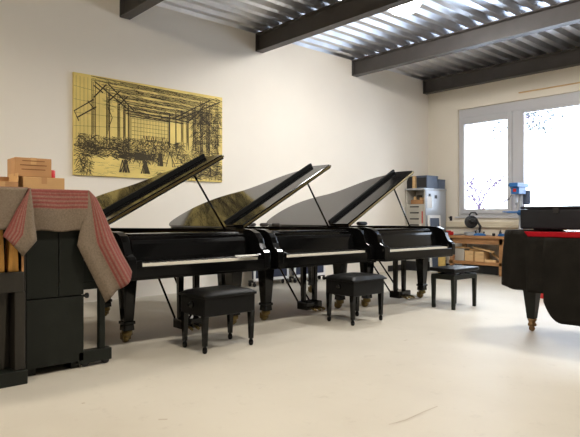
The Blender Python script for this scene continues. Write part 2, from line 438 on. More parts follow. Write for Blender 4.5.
# ------------------------------------------------------------------ grand pianos
W_ = 1.505
def bez(p0, p1, p2, p3, n):
    out = []
    for i in range(n):
        t = i/n; a = 1-t
        out.append(tuple(a**3*p0[k]+3*a*a*t*p1[k]+3*a*t*t*p2[k]+t**3*p3[k] for k in (0,1)))
    return out
def outline(v0, grow=0, rnd=False):
    pts = [(0, v0)]
    if rnd: pts += bez((0,max(1.45,v0)),(0,1.95),(.12,2.2),(.42,2.2), 14) + bez((.42,2.2),(.66,2.2),(.78,1.98),(.88,1.72), 10)
    else: pts += bez((0,2.00),(0,2.14),(.07,2.2),(.22,2.2), 10)
    if not rnd: pts += bez((.22,2.2),(.58,2.2),(.76,2.0),(.88,1.72), 12)
    pts += bez((.88,1.72),(1.03,1.32),(W_,1.28),(W_,.74), 14)
    pts += [(W_,.74),(W_,v0)]
    if grow: pts = offset(pts, grow)
    return pts
def offset(pts, g):
    out = []
    for i, p in enumerate(pts):
        a = Vector(pts[max(i-1,0)]); c = Vector(pts[min(i+1,len(pts)-1)]); t = (c-a).normalized()
        n = Vector((-t.y, t.x))  # outward for this winding
        out.append((p[0]+n.x*g, p[1]+n.y*g))
    return out
def rim_mesh(z0, z1, th, v0, rnd=False):
    b = MB(); o = outline(v0, 0, rnd); i = offset(o, -th)
    rings = []
    for pts, z in ((o,z0),(o,z1),(i,z1),(i,z0)):
        rings.append([b.bm.verts.new((p[0],p[1],z)) for p in pts])
    n = len(o)
    for a in range(4):
        c = (a+1) % 4
        for k in range(n-1): b._face([rings[a][k], rings[a][k+1], rings[c][k+1], rings[c][k]])
    b._face([rings[a][0] for a in range(4)]); b._face([rings[a][-1] for a in (3,2,1,0)])
    return b
LID = R(28.7)
def make_grand(loc, label):
    t = empty('grand_piano', loc, R(90)); tag(t, label, 'grand piano', 'grand pianos with raised lids')
    L = M['lacquer']
    rim_mesh(.64, 1.0, .055, .28).build('rim', L, t, bevel=.005)
    MB().prism(offset(outline(.30), -.05), 'z', .66, .69).build('soundboard', M['sound'], t)
    b = MB(); b.prism(offset(outline(.52), -.09), 'z', .90, .915)
    for (ua, va), (ub, vb) in (((.30,.56),(.24,2.02)),((.58,.56),(.50,1.95)),((.86,.56),(.74,1.75)),((1.14,.56),(1.02,1.28)),((1.36,.56),(1.34,.95))):
        d = Vector((ub-ua, vb-va)).normalized(); n_ = Vector((-d.y, d.x))*.016
        b.prism([(ua-n_.x,va-n_.y),(ub-n_.x,vb-n_.y),(ub+n_.x,vb+n_.y),(ua+n_.x,va+n_.y)], 'z', .9155, .945)
    b.build('iron_plate', M['plate'], t, bevel=.004)
    b = MB()
    for k in range(60):
        u = .12+k*.0212; e = 1.98-1.25*max(0, (u-.45)/1.0)
        b.tube([(u,.56,.93),(u-.05,max(.75,e),.93)], .0011, 4, False)
    tag(b.build('strings', M['steelw'], t), kind='stuff')
    # arms
    prof = [(.30,.62),(.30,1.0),(.20,.995),(.12,.965),(.075,.915),(.055,.86),(.03,.815),(-.01,.795),(-.035,.775),(-.04,.74),(-.04,.62)]
    for a, c in ((0,.075),(W_-.075,W_)):
        MB().prism(prof, 'x', a, c).build('arm', L, t, bevel=.006)
    for a, c in ((.075,.14),(W_-.14,W_-.075)):
        MB().prism([(-.012,.66),(-.012,.755),(.0,.765),(.15,.765),(.15,.66)], 'x', a, c).build('cheek_block', L, t, bevel=.005)
    kb = MB(); kb.box(.03,W_-.03,-.02,.62,.60,.66); kb.build('keybed', L, t, bevel=.004)
    MB().box(.075,W_-.075,-.035,-.012,.62,.712).build('key_slip', L, t, bevel=.004)
    b = MB(); n = 52; kw = 1.225/n
    for k in range(n): b.box(.14+k*kw+.0006, .14+(k+1)*kw-.0006, -.008, .15, .695, .733)
    kbd = b.build('keyboard', M['ivory'], t)
    b = MB()
    for k in range(n-1):
        if (k % 7) in (0,2,3,5,6):   # A#, C#, D#, F#, G#
            xc = .14+(k+1)*kw; b.frustum((xc,.10,.731),(.0062,.05),(xc,.103,.745),(.0048,.045))
    b.build('black_keys', M['ebony'], kbd)
    MB().prism([(.15,.66),(.15,.742),(.158,.775),(.19,.89),(.205,.925),(.25,.925),(.25,.66)], 'x', .14, W_-.14).build('fallboard', L, t, bevel=.006)
    MB().box(.14,W_-.14,.148,.151,.733,.738).build('felt_strip', M['redfelt'], t)
    b = MB(); b.box(.057,W_-.057,.25,.30,.62,.955); b.box(.057,W_-.057,.26,.52,.93,.955); b.build('pin_block_cover', L, t, bevel=.006)
    MB().prism([(.27,.957),(.265,.966),(.275,.977),(.48,.977),(.48,.957)], 'x', .16, W_-.16).build('music_desk', L, t, bevel=.003)
    # lid
    lid = MB().prism(outline(.51, .012), 'z', 0, .024).build('lid', M['lid'], t, bevel=.005)
    lid.location = (0,0,1.003); lid.rotation_euler = (0,-LID,0)
    MB().box(-.01,W_+.01,.512,.835,.027,.05).build('front_flap', M['lid'], lid, bevel=.004)
    MB().box(-.01,W_,.80,.835,.0505,.092).build('flap_lip', M['lip'], lid, bevel=.004)
    MB().box(-.012,W_+.012,.4925,.4975,.020,.040).build('brass_hinge', M['brass'], lid)
    # prop stick
    MB().tube([(1.452,.66,.985),(1.452-.40,.66,.985+.585)], .011, 8).build('prop_stick', L, t)
    # legs
    for u, v in ((.20,.40),(W_-.13,.40),(.62,1.80)):
        b = MB(); b.box(u-.085,u+.085,v-.085,v+.085,.56,.64); b.frustum((u,v,.19),(.044,.044),(u,v,.56),(.066,.066))
        b.box(u-.056,u+.056,v-.056,v+.056,.17,.20); b.frustum((u,v,.115),(.05,.05),(u,v,.17),(.046,.046))
        lg = b.build('leg', L, t, bevel=.006)
        b = MB(); b.lathe([(.012,.06),(.05,.075),(.05,.112),(.03,.118)], (u,v,0), 14)
        b.box(u-.036,u-.026,v-.0,v+.06,.03,.09); b.box(u+.026,u+.036,v,v+.06,.03,.09)
        b.lathe([(.018,-.022),(.042,-.02),(.046,0),(.042,.02),(.018,.022)], (u,v+.035,.046), 18, 'x')
        b.build('caster', M['brass'], lg)
    # pedal lyre
    ly = MB(); ly.box(.66,.94,.28,.44,.575,.62); ly.box(.675,.925,.26,.42,.075,.165)
    for u in (.712,.888): ly.frustum((u,.35,.165),(.024,.024),(u,.35,.58),(.028,.028))
    lyre = ly.build('pedal_lyre', L, t, bevel=.008)
    for u in (.73,.80,.87):
        MB().tube([(u,.27,.10),(u,.23,.10),(u,.19,.092),(u,.165,.082)], [.010,.011,.016,.013], 10).build('pedal', M['brass'], lyre)
    for u in (.71,.89):
        MB().tube([(u,.41,.12),(u,.88,.655)], .011, 8).build('brace_rod', L, lyre)
    return t
gp = make_grand((-4.30, 2.075, 0), 'nearest black grand piano with raised lid, beside the striped blanket and below the yellow picture')
dup(gp, (-4.30, 3.68, 0), None, 'middle one of the row of three black grand pianos with raised lids')
dup(gp, (-4.17, 5.205, 0), None, 'farthest black grand piano with raised lid, beside the grey corner cabinet')
one(MB().box(0,.06,0,.24,0,.012), 'paper_strip', M['sheet'], (-4.325,3.19,.7475), 'white strip lying on the right end of the nearest grand piano keys', 'strip', bevel=.002)
# felt lumps on the rim of the middle piano, roll on the far one
def lump(name, loc, r, L, label, m, g=None):
    b = MB(); b.lathe([(r*.45,-L/2),(r*.85,-L*.42),(r,-L*.25),(r,L*.25),(r*.85,L*.42),(r*.45,L/2)], n=14, axis='y')
    o = b.build(name, m); o.location = (loc[0],loc[1],loc[2]+r+.0005); return tag(o, label, 'felt roll', g)
for (u, v), l in (((.925,1.572),'left one of three grey felt lumps on the rim of the middle grand piano'),((1.032,1.446),'centre one of three grey felt lumps on the rim of the middle grand piano'),((1.147,1.338),'right one of three grey felt lumps on the rim of the middle grand piano')):
    lump('felt_roll', (-4.30-v, 3.68+u, 1.0), .024, .13, l, M['felt'], 'felt lumps on the middle piano')
lump('cloth_roll', (-4.17-1.315, 5.205+1.17, 1.0), .03, .22, 'dark rolled cloth on the rim of the farthest grand piano', M['case'])

# ------------------------------------------------------------------ benches
def make_bench(loc, label, tufted):
    # local: x along world Y, y towards the piano
    t = empty('piano_bench', loc, R(90)); tag(t, label, 'bench', 'black piano benches')
    hx, hy = (.262,.185) if not tufted else (.25,.20)
    b = MB(); b.box(-hx,hx,-hy,hy,.30,.455); b.build('apron', M['leather'], t, bevel=.008)
    b = MB(); n = 14; g = []
    for i in range(n+1):
        row = []
        for j in range(n+1):
            u, v = i/n*2-1, j/n*2-1
            e = (1-abs(u)**5)*(1-abs(v)**5)
            z = .455 + .02 + .035*e**.5
            if tufted: z -= .010*abs(math.cos(u*math.pi*1.5))**6*0 + .008*max(0, 1-abs(math.sin(u*math.pi*1.5))*3) + .008*max(0, 1-abs(math.sin(v*math.pi*1.0))*3)
            row.append(b.bm.verts.new((u*(hx+(.022 if tufted else .012)), v*(hy+(.022 if tufted else .012)), z)))
        g.append(row)
    for i in range(n):
        for j in range(n): b._face([g[i][j], g[i+1][j], g[i+1][j+1], g[i][j+1]])
    # skirt of the cushion
    edge = [g[i][0] for i in range(n)] + [g[n][j] for j in range(n)] + [g[i][n] for i in range(n,0,-1)] + [g[0][j] for j in range(n,0,-1)]
    low = [b.bm.verts.new((v.co.x, v.co.y, .452)) for v in edge]
    for k in range(len(edge)):
        j = (k+1) % len(edge); b._face([edge[k], edge[j], low[j], low[k]])
    b._face(low); b.build('cushion', M['leather'], t, smooth=True, bevel=.004)
    lx, ly = hx-.022, hy-.03
    for sx in (-1,1):
        for sy in (-1,1):
            b = MB(); c = (sx*lx, sy*ly)
            b.frustum((c[0],c[1],.06),(.016,.016),(c[0],c[1],.31),(.024,.024))
            b.lathe([(.012,0),(.019,.008),(.0225,.025),(.019,.045),(.013,.055),(.018,.062)], (c[0],c[1],0), 14)
            b.build('leg', M['lacquer'], t)
    for sx in (-1,1):
        MB().lathe([(.012,0),(.014,.012),(.028,.016),(.030,.034),(.024,.04)], (sx*(hx-.001) if sx > 0 else -hx-.039, 0, .39), 14, 'x').build('knob', M['lacquer'], t)
    return t
make_bench((-4.055, 2.81, 0), 'nearest black padded piano bench, boxy with ball feet, before the nearest grand piano', False)
make_bench((-4.06, 4.605, 0), 'black tufted cushion piano bench before the middle grand piano', True)
t = empty('piano_stool', (-3.87, 6.26, 0), R(88)); tag(t, 'black flat topped piano bench with square legs before the farthest grand piano', 'bench', 'black piano benches')
MB().box(-.275,.275,-.185,.185,.455,.50).build('seat', M['leather'], t, bevel=.012, seg=3)
b = MB(); b.box(-.25,.25,-.165,-.145,.36,.42); b.box(-.25,.25,.145,.165,.36,.42); b.box(-.25,-.23,-.165,.165,.36,.42); b.box(.23,.25,-.165,.165,.36,.42)
b.box(-.23,.23,-.145,.145,.395,.405)
b.build('apron', M['satin'], t, bevel=.004)
b = MB()
for s_ in (-1,1):
    for k in (-1,1): b.tube([(-.14*k, s_*.11, .40),(.14*k, s_*.11, .458)], .009, 8)
b.box(-.18,.18,-.12,.12,.437,.458)
b.build('lift_mechanism', M['dark'], t)
for sx in (-1,1):
    for sy in (-1,1):
        MB().frustum((sx*.228,sy*.143,0),(.018,.018),(sx*.228,sy*.143,.40),(.024,.024)).build('leg', M['satin'], t, bevel=.003)

# ------------------------------------------------------------------ upright piano by the blanket (keyboard faces +Y)
UX0, UX1 = -5.62, -4.14
o0 = (-4.9, 1.46, 0)
t = empty('upright_piano', o0); tag(t, 'dark upright piano standing end on under the striped blanket', 'upright piano', 'upright pianos')
b = MB(); b.box(UX0,UX1-.028,1.265,1.655,.06,1.285); b.build('case', M['satin'], t, rel=o0)
b = MB(); b.box(UX1-.03,UX1,1.255,1.475,.548,1.285); b.box(UX1-.03,UX1,1.479,1.66,.548,1.285); b.build('upper_panel', M['satin'], t, rel=o0, bevel=.003)
MB().box(UX1-.03,UX1,1.255,1.66,.055,.538).build('lower_panel', M['satin'], t, rel=o0, bevel=.003)
MB().box(UX0-.01,UX1+.012,1.25,1.67,1.285,1.305).build('top_lid', M['satin'], t, rel=o0, bevel=.005)
b = MB(); b.box(UX0,UX1-.01,1.655,1.86,.58,.64); b.prism([(1.655,.64),(1.655,.80),(1.76,.80),(1.84,.72),(1.86,.66),(1.86,.64)], 'x', UX0, UX1-.01); b.build('keybed', M['satin'], t, rel=o0, bevel=.006)
for xa in (UX1-.06, UX0+.01):
    MB().box(xa,xa+.05,1.785,1.83,.12,.58).build('leg', M['satin'], t, rel=o0, bevel=.004)
    MB().box(xa-.02,xa+.06,1.62,1.88,.03,.12).build('toe_block', M['satin'], t, rel=o0, bevel=.006)
    for y in (1.68,1.84): MB().lathe([(.012,-.02),(.0295,-.018),(.0295,.018),(.012,.02)], (xa+.02,y,.03), 14, 'x').build('caster', M['dark'], t, rel=o0)
b = MB(); b.box(UX0+.02,UX1-.04,1.27,1.33,0,.06); b.box(UX0+.02,UX1-.04,1.58,1.64,0,.06); b.build('plinth', M['satin'], t, rel=o0)
MB().lathe([(.008,0),(.010,.02),(.020,.028),(.020,.045),(.01,.05)], (UX1-.02,1.655,.535), 14, 'y').build('knob', M['dark'], t, rel=o0)

# second upright, its open back towards the room
o1 = (-4.35, .45, 0); BX = -4.02
t = empty('upright_piano', o1); tag(t, 'dark upright piano with open back and golden wooden ribs, cut by the left edge', 'upright piano', 'upright pianos')
b = MB(); b.box(-4.66,-4.16,-.30,1.20,.05,1.285); b.build('case', M['darkw'], t, rel=o1)
MB().box(-4.16,-4.15,-.24,1.20,.76,1.24).build('soundboard', M['darkw'], t, rel=o1)
MB().box(-4.15,BX,1.145,1.215,.095,.62).box(-4.15,BX,1.203,1.215,.62,1.285).build('side_post', M['darkw'], t, rel=o1, bevel=.005); MB().box(-4.15,BX,-.30,-.235,.095,1.285).build('side_post', M['darkw'], t, rel=o1, bevel=.005)
MB().box(-4.15,BX,-.30,1.203,1.23,1.285).build('top_rail', M['darkw'], t, rel=o1, bevel=.004)
MB().box(-4.15,BX+.004,-.235,1.203,.62,.755).build('middle_rail', M['darkw'], t, rel=o1, bevel=.004)
MB().box(-4.66,BX+.025,-.30,1.222,0,.095).build('base', M['satin'], t, rel=o1, bevel=.006)
MB().box(BX-.01,BX+.002,1.19,1.2025,.756,1.229).build('edge_strip', M['wood'], t, rel=o1)
for k in range(15):
    y = 1.150 - k*.088
    b = MB(); b.prism([(y-.036,.755),(y+.03,.755),(y+.012,1.23),(y-.016,1.23)], 'x', -4.15, -4.045); b.build('rib', M['golden'], t, rel=o1, bevel=.006)
for k in range(4):
    y = 1.085 - k*.34
    MB().frustum((-4.09,y,.10),(.012,.012),(-4.09,y,.62),(.02,.03)).build('strut', M['darkw'], t, rel=o1, bevel=.004)
MB().box(-4.67,BX+.012,-.31,1.212,1.285,1.305).build('top_lid', M['satin'], t, rel=o1, bevel=.005)

# ------------------------------------------------------------------ blanket
def lerp(a, c, t): return tuple(a[k]+(c[k]-a[k])*t for k in range(len(a)))
def poly(pts, t):
    for (ta, a), (tb, c) in zip(pts, pts[1:]):
        if t <= tb + 1e-9: return lerp(a, c, (t-ta)/(tb-ta))
    return pts[-1][1]
def blanket():
    bm = bmesh.new(); uvl = bm.loops.layers.uv.new('UVMap')
    def patch(f, nu, nv):
        V = []; U = {}
        for i in range(nu+1):
            row = []
            for j in range(nv+1):
                p, c = f(i/nu, j/nv); v = bm.verts.new(p); U[v] = c; row.append(v)
            V.append(row)
        for i in range(nu):
            for j in range(nv):
                try: fc = bm.faces.new([V[i][j], V[i+1][j], V[i+1][j+1], V[i][j+1]])
                except ValueError: continue
                fc.smooth = True
                for lp in fc.loops: lp[uvl].uv = (min(.999, max(.001, U[lp.vert])), .5)
    zt = 1.318
    # on top of the pianos
    patch(lambda s, q: ((-4.113-q*.27, 1.232+s*.452, zt-.0), 1.0), 10, 6)
    patch(lambda s, q: ((-3.972-q*.40, .15+s*1.066, zt), 1.0), 20, 8)
    # middle hanging flap
    def mid(s, q):
        a = (-4.113, 1.232, zt); c = (-4.113, 1.684, zt+.004); d = (-4.10, 1.285, 1.025); e = (-4.10, 1.645, 1.02)
        p = lerp(lerp(a, c, s), lerp(d, e, s), q)
        x = p[0] + .012*math.sin(q*2.6)*math.sin(s*math.pi*2.2+.4) + .010*math.sin(q*math.pi)
        return (x, p[1], p[2]+.006*math.sin(s*9)*q), 1-q*1.02
    patch(mid, 26, 22)
    P1 = (-4.108, 1.684, zt+.004)
    Lr = [(0,P1),(.62,(-4.085,1.590,.918)),(1,(-4.05,1.780,.487))]
    Rr = [(0,P1),(.20,(-4.10,1.735,1.262)),(.40,(-4.085,1.800,1.13)),(.78,(-4.065,1.94,.82)),(1,(-4.055,2.006,.690))]
    def right(s, q):
        a = poly(Lr, q); c = poly(Rr, q); p = lerp(a, c, s)
        x = p[0] + q*(.050*math.sin(s*math.pi) + .022*math.sin(s*math.pi*3.1+.6))
        return (x, p[1]+.004*math.sin(q*8), p[2] + .012*math.sin(s*7)*q), min(1, .06+s*.98)
    patch(right, 34, 34)
    P0 = (-3.972, 1.229, zt)
    Ll = [(0,P0),(.5,(-3.966,1.14,1.165)),(1,(-3.955,1.054,.997))]
    Rl = [(0,P0),(.25,(-3.955,1.232,1.24)),(.85,(-3.935,1.256,.965)),(1,(-3.94,1.168,.864))]
    def left(s, q):
        a = poly(Ll, q); c = poly(Rl, q); p = lerp(a, c, s)
        return (p[0]+q*.045*math.sin(s*math.pi)+.010*q*math.sin(s*9), p[1], p[2]), min(1, 1.0-s*.95)
    patch(left, 26, 26)
    # fold from the end of the first piano round to the plane of the second
    patch(lambda s, q: (lerp(lerp((-4.113,1.232,zt),P0,s), lerp((-4.095,1.275,1.03),(-3.955,1.242,1.05),s), q), 1-.9*q), 6, 14)
    def far(s, q):
        p = lerp((-3.970, .15+s*1.062, zt), (-3.965, .15+s*.95, 1.03-.012*math.sin(s*11)), q)
        return (p[0]+.014*math.sin(s*16)*q, p[1], p[2]), .1
    patch(far, 30, 14)
    bmesh.ops.remove_doubles(bm, verts=bm.verts[:], dist=.0008)
    bmesh.ops.recalc_face_normals(bm, faces=bm.faces[:])
    c = Vector((-4.1, 1.4, 1.3)); bmesh.ops.translate(bm, verts=bm.verts[:], vec=-c)
    me = bpy.data.meshes.new('blanket'); bm.to_mesh(me); bm.free()
    o = bpy.data.objects.new('blanket', me); COL.objects.link(o); o.location = c; me.materials.append(M['blanket'])
    md = o.modifiers.new('s', 'SOLIDIFY'); md.thickness = .009; md.offset = 0
    tag(o, 'grey wool blanket with red stripes draped over the dark upright pianos', 'blanket')
blanket()

# ------------------------------------------------------------------ cardboard boxes
def carton(loc, rz, sx, sy, sz, m, label, name='cardboard_box', ry=0, pr=False):
    t = empty(name, loc, rz); t.rotation_euler = (0, ry, rz); tag(t, label, 'box', 'cardboard boxes on the upright pianos')
    MB().box(-sx/2,sx/2,-sy/2,sy/2,0,sz).build('box_body', m, t, bevel=.004)
    MB().box(-sx/2-.0008,sx/2+.0008,-.02,.02,sz-.05,sz+.0012).build('tape', M['cardl'] if m is M['card'] else M['card'], t)
    if pr:
        b = MB()
        for k, wd in enumerate((.17,.19,.16)): b.box(sx/2, sx/2+.0012, -wd/2, wd/2, sz*.36+k*.032, sz*.36+k*.032+.007)
        b.build('printed_lines', M['cardd'], t)
    return t
carton((-4.56, 1.475, 1.307), R(-1), .26, .305, .118, M['cardl'], 'pale cardboard box lying under the printed box on the upright piano')
carton((-4.56, 1.405, 1.427), R(-2), .22, .262, .142, M['card'], 'printed brown cardboard box on top of the pale box', pr=True)
t = carton((-4.495, 1.165, 1.307), R(2), .2, .22, .075, M['card'], 'low open cardboard box with raised flaps at the left edge')
MB().box(-.10,-.096,-.11,.11,.075,.12).build('flap', M['card'], t)
MB().box(-.10,.10,.106,.11,.075,.14).build('flap', M['cardl'], t)
b = MB(); b.lathe([(.026,0),(.030,.01),(.030,.06),(.02,.066)], n=18)
one(b, 'red_pot', M['red'], (-4.555,1.567,1.427), 'small red pot beside the printed cardboard box', 'pot')

# ------------------------------------------------------------------ covered red grand piano at the right
rp = (-.50, 5.02, 0)
t = empty('grand_piano', rp, R(90)); tag(t, 'red lacquered grand piano half hidden under black covers at the right edge', 'grand piano')
RL = M['redlac']
rim_mesh(.64, .936, .055, .0, True).build('rim', RL, t, bevel=.005)
MB().prism(outline(.0, .012, True), 'z', .946, .992).build('lid', RL, t, bevel=.006)
MB().prism(offset(outline(.02, 0, True), -.05), 'z', .66, .69).build('soundboard', M['sound'], t)
MB().box(.03,W_-.03,-.12,.3,.60,.66).build('keybed', RL, t, bevel=.004)
for u, v in ((.22,.35),(W_-.22,.35),(.46,2.02)):
    b = MB(); b.box(u-.085,u+.085,v-.085,v+.085,.52,.64); b.frustum((u,v,.125),(.037,.037),(u,v,.52),(.076,.076))
    lg = b.build('leg', M['satin'], t, bevel=.006)
    b = MB(); b.lathe([(.040,.128),(.044,.115),(.034,.10),(.030,.085),(.040,.075),(.040,.055),(.016,.05)], (u,v,0), 16)
    b.lathe([(.012,-.016),(.026,-.014),(.029,0),(.026,.014),(.012,.016)], (u,v,.029), 16, 'x')
    b.build('caster', mat('old_brass', (.32,.2,.1,1), .4, metal=1), lg)
# cloth over the tail
def dense_path(pts, step):
    out = []
    for a, c in zip(pts, pts[1:]):
        k = max(1, int((Vector(c)-Vector(a)).length/step))
        for j in range(k): out.append(lerp(a, c, j/k))
    return out+[pts[-1]]
def tail_cloth():
    b = MB(); base = outline(1.40, 0, True)
    base = [p for p in base if not (p[0] > .7 and p[1] < 1.85)]
    path = dense_path(offset(base, .02), .018)
    N = len(path); rows = []
    for r in range(17):
        row = []
        for i, p in enumerate(path):
            s_ = i/(N-1); d = (Vector(p)-Vector(path[max(i-1,0)]) if i else Vector((0,1))).normalized()
            nrm = Vector((-d.y, d.x))
            lid_over = min(1, max(0, (p[1]-1.86)/.05)) if s_ < .5 else 1
            ztop = .941 + (.9985-.941)*lid_over
            if r == 0: w_ = .07+.28*lid_over; q = (p[0]-nrm.x*w_, p[1]-nrm.y*w_); z = ztop
            elif r == 1: q = p; z = ztop-.001
            else:
                f = (r-1)/15; amp = .030*f**.5
                wv = math.sin(s_*30+.5+f*1.2)*amp + math.sin(s_*61-f)*amp*.45
                q = (p[0]+nrm.x*(.012+wv+.02*f), p[1]+nrm.y*(.012+wv+.02*f))
                bot = .45 + .08*min(1, max(0, (s_-.35)*4))
                z = ztop-.01 - f*(ztop-.01-bot)
            row.append(b.bm.verts.new((q[0], q[1], z)))
        rows.append(row)
    for r in range(16):
        for i in range(N-1): b._face([rows[r][i], rows[r][i+1], rows[r+1][i+1], rows[r+1][i]])
    return b
o = tail_cloth().build('cover_cloth', M['cloth'], smooth=True, solid=.004)
o.location = rp; o.rotation_euler = (0,0,R(90)); tag(o, 'black cloth cover hanging in folds over the tail of the red piano', 'cover')
# cloth hanging along the straight side, tucked over the rim
b = MB(); nx, nz = 70, 18; V = []
for i in range(nx+1):
    row = []
    s_ = i/nx; v = 1.685 - s_*1.54
    row.append(b.bm.verts.new((.05, v, .941)))
    for j in range(nz+1):
        f = j/nz
        bot = .215 + .17*max(0, 1-s_*9)**2.2
        z = .941 - f*(.941-bot)
        row.append(b.bm.verts.new((-.024-.055*min(1,f*4)-.03*f - (.010*math.sin(s_*30)+.008*math.sin(s_*13+1))*f, v-.03*f*(1-s_), z)))
    V.append(row)
for i in range(nx):
    for j in range(nz+1): b._face([V[i][j], V[i+1][j], V[i+1][j+1], V[i][j+1]])
o = b.build('cover_cloth', M['cloth'], smooth=True, solid=.004)
o.location = rp; o.rotation_euler = (0,0,R(90)); tag(o, 'long black cover hanging straight down the near side of the red piano', 'cover')
# padded black case on the lid
t = empty('instrument_case', (-1.66, 5.48, 1.0015)); tag(t, 'long flat black case lying on the red piano', 'case')
MB().box(-.84,.84,-.30,.30,.012,.195).build('case_body', M['case'], t, bevel=.015, seg=3)
MB().box(-.84,.84,-.30,.30,.197,.222).build('case_lid', M['case'], t, bevel=.012, seg=3)
for x in (-.5,.5): MB().box(x-.025,x+.025,-.312,-.30,.16,.21).build('latch', M['dark'], t)
for x in (-.7,.7): MB().box(x-.03,x+.03,-.25,.25,0,.012).build('foot', M['dark'], t)
b = MB(); b.lathe([(.085,0),(.09,.01),(.105,.28),(.11,.29),(.10,.29),(.085,.02)], n=22)
one(b, 'red_bucket', M['red'], (-3.42,7.86,0), 'red bucket on the floor behind the tapered leg of the red piano', 'bucket')

# ------------------------------------------------------------------ back corner: cabinet and things on it
o2 = (-7.04, 10.25, 0); CX0, CX1, CY0, CY1 = -7.27, -6.79, 9.85, 10.66
t = empty('drawer_cabinet', o2); tag(t, 'tall grey drawer cabinet with rounded edge in the far corner', 'cabinet')
b = MB(); b.box(CX0,CX1,CY0+.03,CY1,.2,1.40); b.box(CX0,CX0+.03,CY0+.03,CY1,1.4,1.70); b.box(CX1-.03,CX1,CY0+.03,CY1,1.4,1.70); b.box(CX0+.03,CX1-.03,CY0+.34,CY1,1.4,1.70)
b.build('cabinet_body', M['drawer'], t, rel=o2, bevel=.006)
MB().box(CX0,CX1+.015,CY0+.01,CY1,0,.199).build('plinth', M['dark'], t, rel=o2)
MB().box(CX0-.01,CX1+.01,CY0,CY1+.01,1.70,1.735).build('cabinet_top', M['greym'], t, rel=o2, bevel=.006)
pr = [(CX1+.001,CY0+.03),(CX1+.014,CY0+.03),(CX1+.020,CY0+.08),(CX1+.020,CY1-.10),(CX1+.012,CY1-.03),(CX1+.001,CY1)]
MB().prism(pr, 'z', .2, 1.69).build('side_panel', M['greym'], t, rel=o2, bevel=.004)
for k in range(9):
    z = 1.27-k*.127
    dr = MB().box(CX0+.035,CX1-.035,CY0+.006,CY0+.03,z,z+.115).build('drawer', M['drawer'], t, rel=o2, bevel=.004)
    MB().box(CX0+.13,CX1-.13,CY0-.012,CY0+.006,z+.062,z+.088).build('drawer_handle', M['dark'], dr, rel=o2, bevel=.003)
MB().box(CX1-.06,CX1-.038,CY0-.001,CY0+.006,1.0,1.25).build('red_label', M['red'], t, rel=o2)
MB().box(CX1+.020,CX1+.0225,9.93,10.10,1.32,1.56).build('paper_sheet', M['sheet'], t, rel=o2)
for y, z, s_ in ((9.98,1.56,.035),(10.20,1.52,.045)):
    MB().box(CX1+.020,CX1+.024,y,y+s_*2,z,z+s_*1.6).build('sticker', M['dark'], t, rel=o2)
def wood_crate(loc):
    t = empty('wooden_crate', loc); tag(t, 'small open wooden crate in the top opening of the grey cabinet', 'crate')
    b = MB(); b.box(-.15,.15,-.1,-.09,0,.09); b.box(-.15,.15,.09,.1,0,.09); b.box(-.15,-.14,-.09,.09,0,.09); b.box(.14,.15,-.09,.09,0,.09); b.box(-.14,.14,-.09,.09,0,.01)
    b.build('crate_body', M['wood'], t)
    for k, (x, h) in enumerate(((-.08,.16),(.0,.19),(.07,.14))): MB().box(x-.025,x+.025,-.06,.06,.011,h).build('wood_piece', M['woodl'] if k != 1 else M['darkw'], t, bevel=.003)
wood_crate((-7.03, 10.03, 1.403))
zt = 1.737
one(MB().box(-.035,.035,-.14,.14,0,.26), 'wood_board', M['woodl'], (-7.10,10.06,zt), 'pale wooden board standing on the grey cabinet', 'board', bevel=.004)
b = MB(); b.box(-.13,.13,-.2,.2,0,.235); b.box(-.135,.135,-.205,.205,.235,.262)
t = one(b, 'storage_box', M['slate'], (-6.91,10.14,zt), 'slate blue storage box on the grey cabinet', 'box', bevel=.006)
MB().box(-.11,.11,-.209,-.2005,.02,.22).build('box_front', M['dark'], t)
one(MB().box(-.11,.11,-.13,.13,0,.20).box(-.113,.113,-.133,.133,.17,.20), 'storage_box', M['slate'], (-6.90,10.50,zt), 'smaller slate box behind the taller one on the grey cabinet', 'box', bevel=.006)
b = MB(); b.prism([(-.075,0),(-.075,.16),(-.05,.22),(.0,.255),(.055,.26),(.055,0)], 'y', -.12, .12)
one(b, 'loudspeaker', M['dark'], (-7.215,10.06,zt), 'black slanted box at the left end on the grey cabinet', 'speaker', bevel=.006)
# framed panel leaning on the cabinet
t = empty('framed_board', (-6.66,10.12,0)); t.rotation_euler = (0, R(-3.5), 0); tag(t, 'white framed dark board leaning against the grey cabinet', 'board')
b = MB(); b.box(-.015,.015,-.22,-.17,0,1.17); b.box(-.015,.015,.17,.22,0,1.17); b.box(-.015,.015,-.17,.17,0,.06); b.box(-.015,.015,-.17,.17,1.11,1.17); b.build('board_frame', M['white'], t, bevel=.003)
MB().box(-.008,.006,-.17,.17,.06,1.11).build('panel', M['slate'], t)
b = MB(); b.lathe([(.062,0),(.066,.01),(.07,.58),(.06,.60)], n=20)
one(b, 'cardboard_tube', M['tan'], (-5.85,9.05,0), 'tan tube standing on the floor behind the farthest piano', 'tube')
# blue panels on casters by the left wall
def blue_trolley(loc, label):
    t = empty('panel_trolley', loc); tag(t, label, 'trolley', 'navy panels on casters')
    MB().box(-.03,.03,-.36,.36,.12,.86).build('panel', M['navy'], t, bevel=.006)
    b = MB(); b.box(.032,.042,-.38,-.34,.09,.88); b.box(.032,.042,.34,.38,.09,.88); b.box(.032,.042,-.34,.34,.09,.135); b.box(.032,.042,-.34,.34,.845,.88); b.build('frame', M['white'], t)
    b = MB(); b.box(-.10,.03,-.38,-.33,.07,.10); b.box(-.10,.03,.33,.38,.07,.10); b.build('base', M['dark'], t)
    for x in (-.09,.03):
        for y in (-.355,.355): MB().lathe([(.015,-.012),(.035,-.01),(.035,.01),(.015,.012)], (x,y,.035), 14, 'y').build('caster', M['dark'], t)
blue_trolley((-7.13, 5.98, 0), 'left navy panel with grey frame on casters by the wall under the middle piano')
blue_trolley((-7.13, 6.86, 0), 'right navy panel with grey frame on casters by the wall under the middle piano')

